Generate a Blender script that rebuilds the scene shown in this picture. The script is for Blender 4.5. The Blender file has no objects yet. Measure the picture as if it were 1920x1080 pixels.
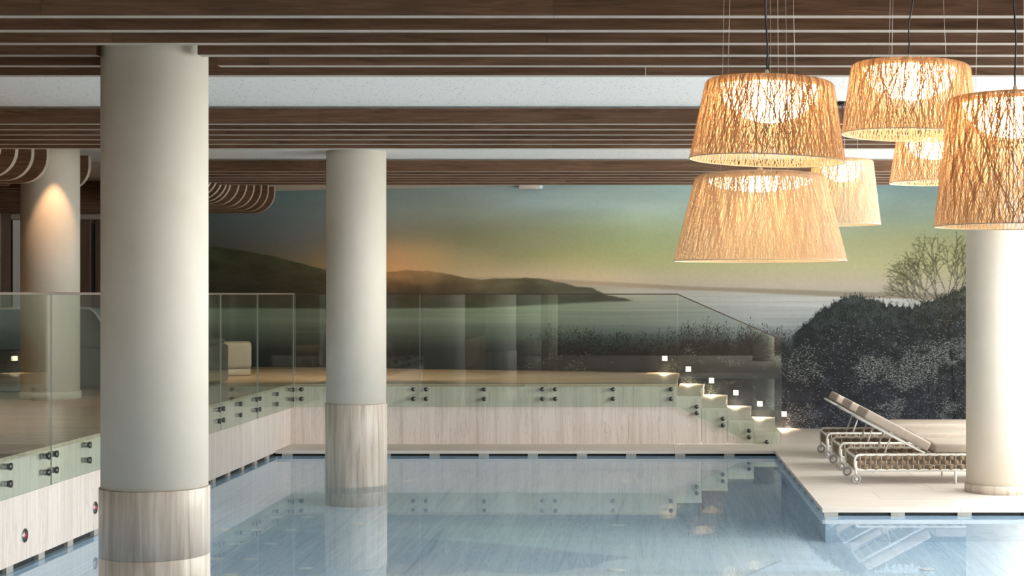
import bpy, bmesh, math, random
import numpy as np
from mathutils import Vector, Matrix
random.seed(7)
RNG = np.random.default_rng(11)
scene = bpy.context.scene
COL = scene.collection

# ------------------------------------------------------------------ camera
EYE = 1.92            # eye height over the water surface (z = 0)
F = 3000.0            # focal length in pixels of the 1920 px wide frame
CX, CY = 1209.0, 552.0
cam_d = bpy.data.cameras.new('camera')
cam = bpy.data.objects.new('camera', cam_d)
COL.objects.link(cam)
cam.location = (0, 0, EYE)
cam.rotation_euler = (math.pi/2, 0, 0)
cam_d.sensor_fit = 'HORIZONTAL'
cam_d.sensor_width = 36.0
cam_d.lens = F/1920*36.0
cam_d.shift_x = (960-CX)/1920
cam_d.shift_y = (CY-540)/1920
cam_d.clip_end = 200
scene.camera = cam

# ------------------------------------------------------------------ world + view
world = bpy.data.worlds.new('overcast_sky'); scene.world = world
world.use_nodes = True
bg = world.node_tree.nodes['Background']
bg.inputs['Color'].default_value = (1.0, 0.985, 0.975, 1)
bg.inputs['Strength'].default_value = 12.2
scene.view_settings.view_transform = 'Standard'
scene.view_settings.look = 'None'
scene.view_settings.exposure = 0.0
scene.view_settings.gamma = 1.0
scene.view_settings.use_curve_mapping = False
scene.cycles.transparent_max_bounces = 32
scene.cycles.max_bounces = 14
scene.cycles.diffuse_bounces = 6
scene.cycles.sample_clamp_indirect = 12.0

WIN_X = 5.7
BACK_Y = -9.0
# sky portal in the long glazed side of the hall
for yc, wy in ((12.2, 12.8), (-6.25, 5.3)):
    pl = bpy.data.lights.new('window_portal', 'AREA')
    pl.shape = 'RECTANGLE'; pl.size = wy; pl.size_y = 3.3
    pl.cycles.is_portal = True
    po = bpy.data.objects.new('window_portal', pl); COL.objects.link(po)
    po.location = (WIN_X+0.12, yc, 1.7)
    po.rotation_euler = (math.pi/2, 0, math.pi/2)

# ------------------------------------------------------------------ helpers
def at(px, py, d):
    return Vector(((px-CX)*d/F, d, EYE-(py-CY)*d/F))

def tag(o, label=None, cat=None, group=None, kind=None):
    if label: o['label'] = label
    if cat: o['category'] = cat
    if group: o['group'] = group
    if kind: o['kind'] = kind
    return o

def empty(name, loc=(0, 0, 0), rz=0):
    o = bpy.data.objects.new(name, None); COL.objects.link(o)
    o.empty_display_size = 0.1
    o.location = loc; o.rotation_euler = (0, 0, rz)
    return o

class MB:
    """collects shapes, builds ONE mesh object"""
    def __init__(s): s.v = []; s.f = []; s.m = []; s.sm = []
    def add(s, vs, fs, mi=0, smooth=False):
        b = len(s.v); s.v += [tuple(v) for v in vs]
        for f in fs:
            s.f.append(tuple(b+i for i in f)); s.m.append(mi); s.sm.append(smooth)
        return s
    def box(s, x0, x1, y0, y1, z0, z1, mi=0):
        vs = [(x0,y0,z0),(x1,y0,z0),(x1,y1,z0),(x0,y1,z0),(x0,y0,z1),(x1,y0,z1),(x1,y1,z1),(x0,y1,z1)]
        return s.add(vs, [(0,3,2,1),(4,5,6,7),(0,1,5,4),(1,2,6,5),(2,3,7,6),(3,0,4,7)], mi)
    def bbox(s, x0, x1, y0, y1, z0, z1, b=0.01, seg=2, mi=0):
        bm = bmesh.new()
        bmesh.ops.create_cube(bm, size=1)
        for v in bm.verts:
            v.co = ((x0+x1)/2+v.co.x*(x1-x0), (y0+y1)/2+v.co.y*(y1-y0), (z0+z1)/2+v.co.z*(z1-z0))
        bmesh.ops.bevel(bm, geom=bm.edges[:], offset=b, segments=seg, affect='EDGES', profile=0.5)
        bm.verts.index_update()
        s.add([v.co[:] for v in bm.verts], [[v.index for v in f.verts] for f in bm.faces], mi, seg > 1)
        bm.free(); return s
    def lathe(s, prof, n=48, c=(0, 0), mi=0, caps=True):
        vs = []; fs = []
        for r, z in prof:
            for k in range(n):
                a = 2*math.pi*k/n; vs.append((c[0]+r*math.cos(a), c[1]+r*math.sin(a), z))
        for i in range(len(prof)-1):
            for k in range(n):
                k2 = (k+1) % n
                fs.append((i*n+k, i*n+k2, (i+1)*n+k2, (i+1)*n+k))
        s.add(vs, fs, mi, True)
        if caps:
            b = len(s.v)-len(vs)
            s.f.append(tuple(b+k for k in reversed(range(n)))); s.m.append(mi); s.sm.append(False)
            s.f.append(tuple(b+(len(prof)-1)*n+k for k in range(n))); s.m.append(mi); s.sm.append(False)
        return s
    def tube(s, pts, r, n=8, closed=False, mi=0):
        pts = [Vector(p) for p in pts]; m = len(pts); vs = []; fs = []
        up = None
        for i, p in enumerate(pts):
            if closed: t = pts[(i+1) % m]-pts[i-1]
            else: t = pts[min(i+1, m-1)]-pts[max(i-1, 0)]
            t.normalize()
            if up is None:
                a = Vector((0, 0, 1)) if abs(t.z) < 0.9 else Vector((1, 0, 0))
                up = (a-t*a.dot(t)).normalized()
            else:
                up = (up-t*up.dot(t)).normalized()
            w = t.cross(up)
            for k in range(n):
                a = 2*math.pi*k/n
                vs.append(p+(up*math.cos(a)+w*math.sin(a))*r)
        for i in range(m if closed else m-1):
            j = (i+1) % m
            for k in range(n):
                k2 = (k+1) % n
                fs.append((i*n+k, i*n+k2, j*n+k2, j*n+k))
        if not closed:
            fs.append(tuple(reversed(range(n)))); fs.append(tuple((m-1)*n+k for k in range(n)))
        return s.add(vs, fs, mi, True)
    def cyl(s, p0, p1, r, n=16, mi=0): return s.tube([p0, p1], r, n, False, mi)
    def prism(s, poly, z0, z1, mi=0):
        """poly: ccw list of (x,y), extruded in z"""
        n = len(poly)
        vs = [(x, y, z0) for x, y in poly]+[(x, y, z1) for x, y in poly]
        fs = [tuple(reversed(range(n))), tuple(range(n, 2*n))]
        fs += [(i, (i+1) % n, n+(i+1) % n, n+i) for i in range(n)]
        return s.add(vs, fs, mi)
    def prism_y(s, poly, y0, y1, mi=0, side_mi=None):
        """poly: list of (x,z) counter-clockwise seen from -y, extruded along y"""
        n = len(poly); sm = mi if side_mi is None else side_mi
        vs = [(x, y0, z) for x, z in poly]+[(x, y1, z) for x, z in poly]
        s.add(vs, [tuple(range(n)), tuple(reversed(range(n, 2*n)))], mi)
        b = len(s.v)-2*n
        for i in range(n):
            s.f.append((b+(i+1) % n, b+i, b+n+i, b+n+(i+1) % n)); s.m.append(sm); s.sm.append(False)
        return s
    def mesh(s, name, mats):
        me = bpy.data.meshes.new(name)
        me.from_pydata(s.v, [], s.f)
        for m in (mats if isinstance(mats, (list, tuple)) else [mats]): me.materials.append(m)
        me.polygons.foreach_set('material_index', s.m)
        me.polygons.foreach_set('use_smooth', s.sm)
        me.update(); return me
    def build(s, name, mats, parent=None, loc=None):
        o = bpy.data.objects.new(name, s.mesh(name, mats)); COL.objects.link(o)
        if parent: o.parent = parent
        if loc is not None: o.location = loc
        return o

def link(name, me, parent=None, loc=None, rot=None):
    o = bpy.data.objects.new(name, me); COL.objects.link(o)
    if parent: o.parent = parent
    if loc is not None: o.location = loc
    if rot is not None: o.rotation_euler = rot
    return o

def copy_tree(o, parent=None):
    c = o.copy(); COL.objects.link(c); c.parent = parent
    for ch in o.children: copy_tree(ch, c)
    return c

# ------------------------------------------------------------------ materials
def nt(name):
    m = bpy.data.materials.new(name); m.use_nodes = True
    t = m.node_tree; return m, t, t.nodes['Principled BSDF']

def plain(name, col, rough=0.5, metal=0.0, emit=None, es=0, spec=0.5):
    m, t, b = nt(name)
    b.inputs['Base Color'].default_value = (*col, 1); b.inputs['Roughness'].default_value = rough
    b.inputs['Metallic'].default_value = metal; b.inputs['Specular IOR Level'].default_value = spec
    if emit:
        b.inputs['Emission Color'].default_value = (*emit, 1); b.inputs['Emission Strength'].default_value = es
    return m

def grained(name, cols, stretch, scale, rough=0.5, bump=0.0, dist=0.4, spec=0.5, fine=None, rand=True, tone=0.0, detail=6):
    """noise stretched along an axis through a colour ramp; each piece gets its own offset"""
    m, t, b = nt(name); N = t.nodes; L = t.links
    tc = N.new('ShaderNodeTexCoord'); mp = N.new('ShaderNodeMapping')
    oi = N.new('ShaderNodeObjectInfo')
    L.new(tc.outputs['Object'], mp.inputs['Vector'])
    mp.inputs['Scale'].default_value = stretch
    if rand:
        cb = N.new('ShaderNodeVectorMath'); cb.operation = 'MULTIPLY'
        cb.inputs[1].default_value = (37.0, 53.0, 71.0)
        L.new(oi.outputs['Random'], cb.inputs[0]); L.new(cb.outputs[0], mp.inputs['Location'])
    n1 = N.new('ShaderNodeTexNoise'); n1.inputs['Scale'].default_value = scale
    n1.inputs['Detail'].default_value = detail; n1.inputs['Roughness'].default_value = 0.62
    n1.inputs['Distortion'].default_value = dist
    L.new(mp.outputs[0], n1.inputs['Vector'])
    rp = N.new('ShaderNodeValToRGB'); e = rp.color_ramp.elements
    e[0].position, e[0].color = cols[0][0], (*cols[0][1], 1)
    e[1].position, e[1].color = cols[-1][0], (*cols[-1][1], 1)
    for p, c in cols[1:-1]:
        k = e.new(p); k.color = (*c, 1)
    L.new(n1.outputs['Fac'], rp.inputs['Fac'])
    out = rp.outputs['Color']
    if tone:
        hs = N.new('ShaderNodeHueSaturation'); mr = N.new('ShaderNodeMapRange')
        mr.inputs['To Min'].default_value = 1-tone; mr.inputs['To Max'].default_value = 1+tone
        L.new(oi.outputs['Random'], mr.inputs['Value']); L.new(mr.outputs[0], hs.inputs['Value'])
        L.new(out, hs.inputs['Color']); out = hs.outputs['Color']
    L.new(out, b.inputs['Base Color'])
    b.inputs['Roughness'].default_value = rough; b.inputs['Specular IOR Level'].default_value = spec
    if bump:
        bp = N.new('ShaderNodeBump'); bp.inputs['Strength'].default_value = bump; bp.inputs['Distance'].default_value = 0.004
        L.new(n1.outputs['Fac'], bp.inputs['Height']); L.new(bp.outputs[0], b.inputs['Normal'])
    return m

STONE = [(0.28, (0.52, 0.435, 0.37)), (0.40, (0.69, 0.605, 0.54)), (0.462, (0.74, 0.66, 0.60)), (0.475, (0.55, 0.465, 0.40)), (0.488, (0.75, 0.67, 0.61)), (0.57, (0.77, 0.695, 0.635)), (0.583, (0.62, 0.535, 0.47)), (0.596, (0.78, 0.71, 0.65)), (0.72, (0.82, 0.76, 0.70))]
M = {}
M['stone_v'] = grained('vein_cut_stone_wall', STONE, (1, 1, 0.045), 13, 0.42, 0.05, 0.5, tone=0.04)
M['sleeve'] = grained('vein_cut_stone_column', [(0.25, (0.27, 0.21, 0.16)), (0.45, (0.48, 0.41, 0.34)), (0.6, (0.62, 0.55, 0.47)), (0.8, (0.70, 0.64, 0.56))], (1, 1, 0.05), 16, 0.4, 0.05, 0.6, rand=False)
M['deck'] = grained('pale_deck_stone', [(0.3, (0.60, 0.525, 0.465)), (0.6, (0.71, 0.65, 0.60)), (0.8, (0.77, 0.72, 0.675))], (0.06, 1, 1), 14, 0.5, 0.03, 0.3, tone=0.03)
M['platform'] = grained('warm_platform_stone', [(0.3, (0.40, 0.30, 0.22)), (0.5, (0.55, 0.43, 0.33)), (0.75, (0.66, 0.54, 0.43))], (0.06, 1, 1), 12, 0.38, 0.03, 0.4, tone=0.05)
M['tread'] = grained('pale_tread_stone', [(0.3, (0.68, 0.59, 0.50)), (0.6, (0.78, 0.71, 0.63)), (0.8, (0.84, 0.78, 0.71))], (0.08, 1, 1), 14, 0.45, 0.03, 0.3)
M['basin'] = grained('blue_grey_pool_stone', [(0.30, (0.464, 0.578, 0.709)), (0.42, (0.649, 0.766, 0.894)), (0.458, (0.680, 0.788, 0.905)), (0.472, (0.474, 0.588, 0.709)), (0.486, (0.690, 0.798, 0.916)), (0.56, (0.711, 0.819, 0.937)), (0.573, (0.536, 0.651, 0.763)), (0.586, (0.721, 0.830, 0.948)), (0.72, (0.803, 0.892, 0.980))], (1, 0.045, 1), 10.5, 0.6, 0.0, 0.9, rand=False, detail=8)
M['wood'] = grained('dark_walnut_slat', [(0.3, (0.078, 0.042, 0.023)), (0.5, (0.130, 0.072, 0.042)), (0.72, (0.188, 0.111, 0.068))], (0.07, 1, 1), 34, 0.6, 0.05, 0.9, tone=0.14, spec=0.18)
M['wood_edge'] = grained('pale_slat_edge', [(0.3, (0.36, 0.30, 0.25)), (0.7, (0.45, 0.385, 0.325))], (0.1, 1, 1), 20, 0.55)
M['panel'] = grained('brown_wall_panel', [(0.3, (0.085, 0.052, 0.036)), (0.7, (0.155, 0.098, 0.066))], (1, 1, 0.07), 20, 0.55, 0.03, 0.6, tone=0.12)
M['plaster'] = grained('cream_column_plaster', [(0.3, (0.645, 0.588, 0.495)), (0.7, (0.675, 0.622, 0.535))], (1, 1, 1), 5, 0.75, 0.02, 0.2)
M['white'] = plain('white_plaster', (0.74, 0.73, 0.70), 0.8)
M['black'] = plain('black_shade_and_fittings', (0.02, 0.023, 0.024), 0.7)
M['spacer'] = grained('pale_slot_spacer', [(0.3, (0.34, 0.32, 0.28)), (0.7, (0.43, 0.41, 0.37))], (1, 1, 1), 8, 0.5)
M['steel'] = plain('brushed_steel', (0.42, 0.42, 0.41), 0.3, 1.0)
M['steel_dark'] = plain('dark_steel_cap', (0.10, 0.095, 0.09), 0.35, 0.9)
M['rail'] = plain('bronze_rail', (0.30, 0.24, 0.20), 0.4, 0.6)
M['rail_dark'] = plain('dark_bronze_rail', (0.10, 0.075, 0.06), 0.4, 0.6)
M['white_metal'] = plain('white_powder_coat', (0.78, 0.76, 0.72), 0.4)
M['strap'] = grained('brown_woven_strap', [(0.3, (0.20, 0.145, 0.09)), (0.7, (0.30, 0.225, 0.15))], (1, 1, 1), 60, 0.8)
M['cushion'] = grained('taupe_cushion', [(0.3, (0.41, 0.345, 0.285)), (0.7, (0.475, 0.405, 0.34))], (1, 1, 1), 30, 0.85, 0.05)
M['rubber'] = plain('grey_rubber', (0.34, 0.33, 0.33), 0.7)
M['blue_fabric'] = grained('blue_grey_fabric', [(0.3, (0.16, 0.24, 0.27)), (0.7, (0.24, 0.33, 0.36))], (1, 1, 1), 25, 0.9, 0.05)
M['grey_fabric'] = grained('warm_grey_fabric', [(0.3, (0.62, 0.57, 0.52)), (0.7, (0.70, 0.65, 0.60))], (1, 1, 1), 25, 0.9, 0.05)
M['dark_fabric'] = grained('dark_grey_fabric', [(0.3, (0.10, 0.095, 0.085)), (0.7, (0.15, 0.14, 0.125))], (1, 1, 1), 25, 0.9, 0.05)
M['piping'] = plain('pale_piping', (0.55, 0.53, 0.48), 0.8)
M['cord'] = plain('black_cord', (0.012, 0.011, 0.012), 0.6)
M['wire'] = plain('thin_steel_wire', (0.55, 0.53, 0.50), 0.35, 0.8)
M['disc'] = plain('white_pool_fitting', (0.97, 0.98, 1.0), 0.4)
M['red'] = plain('red_button', (0.55, 0.03, 0.05), 0.4)
M['led'] = plain('led_face', (1, 0.9, 0.75), 0.4, 0, (1.0, 0.80, 0.55), 9)
M['frame'] = plain('window_frame_metal', (0.25, 0.24, 0.23), 0.4, 0.6)

def acoustic():
    m, t, b = nt('speckled_acoustic_tile'); N = t.nodes; L = t.links
    tc = N.new('ShaderNodeTexCoord')
    v = N.new('ShaderNodeTexVoronoi'); v.inputs['Scale'].default_value = 38; v.inputs['Randomness'].default_value = 1.0
    mp = N.new('ShaderNodeMapping'); mp.inputs['Scale'].default_value = (1.2, 0.45, 1)
    n = N.new('ShaderNodeTexNoise'); n.inputs['Scale'].default_value = 18
    ad = N.new('ShaderNodeVectorMath'); ad.operation = 'MULTIPLY_ADD'; ad.inputs[1].default_value = (0.06, 0.06, 0)
    L.new(tc.outputs['Object'], n.inputs['Vector']); L.new(n.outputs['Color'], ad.inputs[0])
    L.new(tc.outputs['Object'], ad.inputs[2]); L.new(ad.outputs[0], mp.inputs['Vector'])
    L.new(mp.outputs[0], v.inputs['Vector'])
    r = N.new('ShaderNodeValToRGB'); e = r.color_ramp.elements
    e[0].position, e[0].color = 0.12, (0.45, 0.45, 0.41, 1); e[1].position, e[1].color = 0.26, (0.81, 0.79, 0.74, 1)
    L.new(v.outputs['Distance'], r.inputs['Fac']); L.new(r.outputs[0], b.inputs['Base Color'])
    b.inputs['Roughness'].default_value = 0.85
    return m
M['acoustic'] = acoustic()

def pane_mat(name, tint, f0=0.042):
    """clear sheet: straight transmission plus mirror reflection growing at grazing angles (same from both sides)"""
    m, t, b = nt(name); N = t.nodes; L = t.links; N.remove(b)
    g = N.new('ShaderNodeNewGeometry')
    d = N.new('ShaderNodeVectorMath'); d.operation = 'DOT_PRODUCT'
    L.new(g.outputs['Normal'], d.inputs[0]); L.new(g.outputs['Incoming'], d.inputs[1])
    ab = N.new('ShaderNodeMath'); ab.operation = 'ABSOLUTE'; L.new(d.outputs['Value'], ab.inputs[0])
    iv = N.new('ShaderNodeMath'); iv.operation = 'SUBTRACT'; iv.inputs[0].default_value = 1; L.new(ab.outputs[0], iv.inputs[1])
    pw = N.new('ShaderNodeMath'); pw.operation = 'POWER'; pw.inputs[1].default_value = 5; L.new(iv.outputs[0], pw.inputs[0])
    ma = N.new('ShaderNodeMath'); ma.operation = 'MULTIPLY_ADD'; ma.inputs[1].default_value = 1-f0; ma.inputs[2].default_value = f0
    L.new(pw.outputs[0], ma.inputs[0])
    tr = N.new('ShaderNodeBsdfTransparent'); tr.inputs['Color'].default_value = (*tint, 1)
    gl = N.new('ShaderNodeBsdfGlossy'); gl.inputs['Roughness'].default_value = 0.0
    mx = N.new('ShaderNodeMixShader'); L.new(ma.outputs[0], mx.inputs[0])
    L.new(tr.outputs[0], mx.inputs[1]); L.new(gl.outputs[0], mx.inputs[2])
    L.new(mx.outputs[0], N['Material Output'].inputs['Surface'])
    return m
M['glass'] = pane_mat('balustrade_glass', (0.92, 0.96, 0.925), 0.068)
M['window_glass'] = pane_mat('window_glass', (0.97, 0.985, 0.98))
M['glass_edge'] = plain('green_glass_edge', (0.36, 0.40, 0.35), 0.3)

def water_mat():
    m, t, b = nt('still_pool_water'); N = t.nodes; L = t.links; N.remove(b)
    g = N.new('ShaderNodeBsdfGlass'); g.inputs['IOR'].default_value = 1.333; g.inputs['Roughness'].default_value = 0.0
    g.inputs['Color'].default_value = (0.93, 0.985, 1.0, 1)
    tc = N.new('ShaderNodeTexCoord'); n = N.new('ShaderNodeTexNoise'); n.inputs['Scale'].default_value = 1.6
    n.inputs['Detail'].default_value = 1.5
    bp = N.new('ShaderNodeBump'); bp.inputs['Strength'].default_value = 0.05; bp.inputs['Distance'].default_value = 0.004
    L.new(tc.outputs['Object'], n.inputs['Vector']); L.new(n.outputs['Fac'], bp.inputs['Height'])
    L.new(bp.outputs[0], g.inputs['Normal'])
    L.new(g.outputs[0], N['Material Output'].inputs['Surface'])
    return m
M['water'] = water_mat()

def shade_mat(name, dc, tc, fac):
    m, t, b = nt(name); N = t.nodes; L = t.links; N.remove(b)
    d = N.new('ShaderNodeBsdfDiffuse'); d.inputs['Color'].default_value = (*dc, 1)
    r = N.new('ShaderNodeBsdfTranslucent'); r.inputs['Color'].default_value = (*tc, 1)
    mx = N.new('ShaderNodeMixShader'); mx.inputs[0].default_value = fac
    L.new(d.outputs[0], mx.inputs[1]); L.new(r.outputs[0], mx.inputs[2])
    L.new(mx.outputs[0], N['Material Output'].inputs['Surface'])
    return m
M['shade'] = shade_mat('woven_fibre_shade', (0.46, 0.33, 0.21), (0.76, 0.42, 0.18), 0.34)
M['shade_daylit'] = shade_mat('daylit_woven_fibre_shade', (0.66, 0.56, 0.44), (0.82, 0.62, 0.40), 0.32)  # paler copy of the shade, reflected daylight put into its colour
M['lining'] = shade_mat('cream_shade_lining', (0.82, 0.70, 0.52), (0.85, 0.55, 0.28), 0.22)
M['rim'] = plain('shade_rim', (0.70, 0.60, 0.48), 0.7)
M['dome'] = plain('glowing_diffuser', (0.9, 0.85, 0.75), 0.5, 0, (1.0, 0.69, 0.37), 13)

# ------------------------------------------------------------------ key dimensions
DECK = 0.067                 # deck level over water
PLAT = EYE-1.11              # platform level 0.81
POOL = -1.35
WX = -4.38                   # face of the platform wall on the left
FY = 19.80                   # face of the platform wall at the back
DX, DY = 1.537, 13.85        # corner of the deck with the loungers
PY = 18.97                   # back edge of the pool
CEIL = EYE+1.443             # acoustic ceiling
CEIL2 = EYE+1.585            # higher plaster ceiling by the mural and over the lounge
SL = EYE+1.311               # underside of the slats
def mural_y(x): return 22.8-0.3*x
def struct(o): o['kind'] = 'structure'; return o

# ------------------------------------------------------------------ pool basin and floors
mb = MB(); mb.box(-4.6, 5.0, 1.8, 19.3, POOL-0.1, POOL)
struct(mb.build('floor_pool', M['basin']))
mb = MB()
mb.box(-4.6, WX+0.02, 1.8, 19.3, POOL, -0.012)
mb.box(WX+0.02, DX+0.05, PY+0.03, 19.3, POOL, -0.012)
mb.box(DX+0.03, 5.0, DY+0.03, 19.3, POOL, -0.012)
mb.box(-4.6, 5.0, 1.6, 1.8, POOL, -0.012)
mb.box(4.8, 5.0, 1.8, DY+0.03, POOL, -0.012)
struct(mb.build('wall_pool', M['basin']))
# overflow channel set close behind the slots, black for the shade inside
mb = MB()
mb.box(WX-0.16, WX-0.035, 1.8, FY, -0.2, 0.05)
mb.box(WX-0.03, DX+0.05, PY+0.05, PY+0.17, -0.2, 0.0318)
mb.box(DX+0.05, DX+0.17, DY+0.05, PY+0.17, -0.2, 0.0318)
mb.box(DX+0.17, 5.0, DY+0.05, DY+0.17, -0.2, 0.0318)
struct(mb.build('trim_overflow_shade', M['black']))
trim = struct(empty('trim_slot_spacers', (0, 0, 0)))
sp = MB().box(-0.06, 0.06, -0.07, -0.031, -0.04, 0.0318).mesh('spacer', M['spacer'])
sp2 = MB().box(-0.07, -0.031, -0.06, 0.06, -0.04, 0.0318).mesh('spacer', M['spacer'])
sp3 = MB().box(0.0405, 0.07, -0.06, 0.06, -0.04, 0.0445).mesh('spacer', M['spacer'])
x = at(814.5, 850, PY).x-0.583*8
while x < DX-0.05:
    if x > WX+0.05: link('spacer', sp, trim, (x, PY+0.08, 0))
    x += 0.583
x = at(1684, 963, DY).x-0.578
while x < 4.9:
    if x > DX: link('spacer', sp, trim, (x, DY+0.08, 0))
    x += 0.578
y = 9.3
while y < PY:
    link('spacer', sp3, trim, (WX-0.075, y, 0)); y += 0.583
y = DY+0.5
while y < PY:
    link('spacer', sp2, trim, (DX+0.08, y, 0)); y += 0.583

# water
mb = MB()
mb.add([(WX-0.13, 1.8, 0), (4.8, 1.8, 0), (4.8, DY+0.14, 0), (DX+0.14, DY+0.14, 0), (DX+0.14, PY+0.14, 0), (WX-0.13, PY+0.14, 0)],
       [(0, 1, 2, 3), (0, 3, 4, 5)])
water = mb.build('pool_water', M['water'])
tag(water, 'still blue mirror-like water filling the indoor pool', 'water', kind='stuff')

# white fittings on the pool floor
def on_pool_floor(px, py):
    d = F*EYE/(py-CY); p = at(px, py, d); v = Vector((p.x, p.y, -EYE)).normalized()
    h = math.hypot(v.x, v.y); s = h/1.333; dn = math.sqrt(1-s*s)
    k = (-POOL)/dn*s
    return p.x+v.x/h*k, p.y+v.y/h*k
disc = MB().lathe([(0.05, 0.0), (0.062, 0.004), (0.055, 0.012), (0.02, 0.014)], 20).mesh('inlet_cover', M['disc'])
ring = MB().lathe([(0.068, 0.0), (0.074, 0.003), (0.068, 0.006)], 20, caps=False).mesh('flange', M['disc'])
spots = [(575, 970), (543, 994), (507, 1020), (468, 1049), (516, 970), (481, 994), (442, 1020), (406, 1048), (419, 993),
         (572, 1066), (667, 982), (764, 902), (1172, 902), (1159, 985), (1156, 1069), (1739, 1067), (430, 1079)]
where = ['farthest in the inner row of the left cluster', 'second farthest in the left cluster, inner row', 'third farthest in the left cluster, inner row',
         'nearest in the inner row of the left cluster', 'farthest in the outer row of the left cluster', 'second farthest in the left cluster, outer row',
         'third farthest in the left cluster, outer row', 'nearest in the outer row, beside the big column', 'closest to the left pool wall',
         'in front of the far pool column', 'just left of the middle, mirrored column above it', 'right behind the far pool column', 'farthest in the centre of the pool',
         'second in the centre line of the pool', 'nearest in the centre line of the pool', 'in front of the lounger deck', 'at the bottom edge beside the big column']
for (px, py), w_ in zip(spots, where):
    x, y = on_pool_floor(px, py)
    e = empty('pool_inlet', (x, y, POOL))
    tag(e, 'round white pool floor inlet, '+w_, 'pool inlet', 'inlet covers on the pool floor')
    link('inlet_cover', disc, e); link('flange', ring, e)

# ------------------------------------------------------------------ deck (right) with stone tiles, coping strip at the back
deck = MB()
deck.box(DX+0.2, WIN_X, DY+0.2, 22.6, -0.2, DECK-0.02)
deck.box(WX-0.3, DX+0.2, PY+0.2, FY+0.1, -0.2, DECK-0.02)
deck.box(4.99, WIN_X, BACK_Y, DY+0.2, -0.2, DECK)
deck.box(-4.6, 5.0, BACK_Y, 1.75, -0.2, DECK)
deck = struct(deck.build('floor_deck', M['deck']))
def tile_piece(name, x0, x1, y0, y1, z0, z1, mat, parent, g=0.0015):
    o = MB().box(-(x1-x0)/2+g, (x1-x0)/2-g, -(y1-y0)/2+g, (y1-y0)/2-g, -(z1-z0), 0).build(name, mat, parent)
    o.location = ((x0+x1)/2, (y0+y1)/2, z1); return o
def clip_far(x0, x1, y): return max(mural_y(x0), mural_y(x1))
# deck tiles: rows along x, each row 0.6 deep
rows = np.arange(DY, 22.9, 0.6)
for j, y0 in enumerate(rows):
    off = 0.0 if j % 2 == 0 else 0.6
    xs = [DX]+[DX+k*1.2+off for k in range(0, 5) if DX+k*1.2+off > DX+0.01]
    xs = [v for v in xs if v < WIN_X-0.05]+[WIN_X]
    for a, b in zip(xs[:-1], xs[1:]):
        y1 = min(y0+0.6, mural_y(a)+0.05)
        if y1-y0 < 0.05: continue
        tile_piece('stone_tile', a, b, y0, y1, 0.032, DECK, M['deck'], deck)
xs = np.linspace(WX, DX, 6)
for a, b in zip(xs[:-1], xs[1:]):
    tile_piece('coping_stone', a, b, PY, FY, 0.032, DECK, M['deck'], deck)

# ------------------------------------------------------------------ platform (left and back) with stone facing
EDGE = 0.394                 # right end of the platform at the front
plat = MB()
plat.box(-10.6, WX-0.18, -9.0, 25.9, -0.2, PLAT-0.03)
plat.prism([(WX-0.18, FY+0.04), (EDGE-0.03, FY+0.04), (EDGE+0.07, mural_y(EDGE)-0.02), (WX-0.18, mural_y(WX-0.18)-0.02)], -0.2, PLAT-0.03)
plat = struct(plat.build('floor_platform', M['platform']))
# floor planks of the platform, running along x
me_cache = {}
def end_x(y): return near_far(y) if y > FY else WX+0.02
def near_far(y): return EDGE-0.004+0.10*max(0, min(1, (y-FY)/2.85))
def plank(x0, x1, y0, y1):
    yl, yr = min(y1, mural_y(x0)-0.01), min(y1, mural_y(x1)-0.01)
    w, d = round(x1-x0, 3), round(y1-y0, 3)
    key = (w, d, round(yl-y0, 3), round(yr-y0, 3), x1 > EDGE-0.3)
    g = 0.0015
    xr2 = 0.0
    if x1 > EDGE-0.3: xr2 = near_far(y1)-x1
    if key not in me_cache or xr2:
        me_cache[key] = MB().prism([(-w/2+g, g), (w/2-g, g), (w/2-g+xr2, max(yr-y0-g, 0.02)), (-w/2+g, max(yl-y0-g, 0.02))], -0.03, 0).mesh('floor_plank', M['platform'])
    link('floor_plank', me_cache[key], plat, ((x0+x1)/2, y0, PLAT))
k = 0
for y0 in np.arange(FY+0.02-0.4*24, 25.6, 0.4):
    off = (k % 3)*0.5; k += 1
    lim = WX+0.02 if y0 < FY-0.01 else near_far(y0)
    for i in range(-1, 9):
        a = -10.5+off+1.5*i; b = a+1.5
        a2, b2 = max(a, -10.6), min(b, lim)
        if b2-a2 < 0.05 or mural_y(a2)-y0 < 0.04: continue
        plank(a2, b2, y0, y0+0.4)
mb = MB(); mb.box(-10.6, WX+0.02, -9.0, FY+0.02-0.4*24, PLAT-0.03, PLAT)
mb.build('floor_plank', M['platform'], plat)

# stone facing of the left wall: slabs from the slot to the platform edge
wl = struct(MB().box(WX-0.2, WX-0.03, 1.8, FY, 0.045, PLAT-0.031).build('wall_left', M['stone_v']))
slab = MB().box(-0.03, 0.0, -0.2985, 0.2985, 0, PLAT-0.031-0.045).mesh('stone_slab', M['stone_v'])
y = FY-0.3
while y > 2.2:
    link('stone_slab', slab, wl, (WX, y, 0.045)); y -= 0.6
wb = struct(MB().box(WX, EDGE-0.02, FY+0.03, FY+0.2, DECK, PLAT-0.031).build('wall_back', M['stone_v']))
n = 8; w = (EDGE-WX)/n
slab = MB().box(-w/2+0.001, w/2-0.001, 0, 0.03, 0, PLAT-0.031-DECK).mesh('stone_slab', M['stone_v'])
for i in range(n): link('stone_slab', slab, wb, (WX+(i+0.5)*w, FY, DECK))

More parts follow.
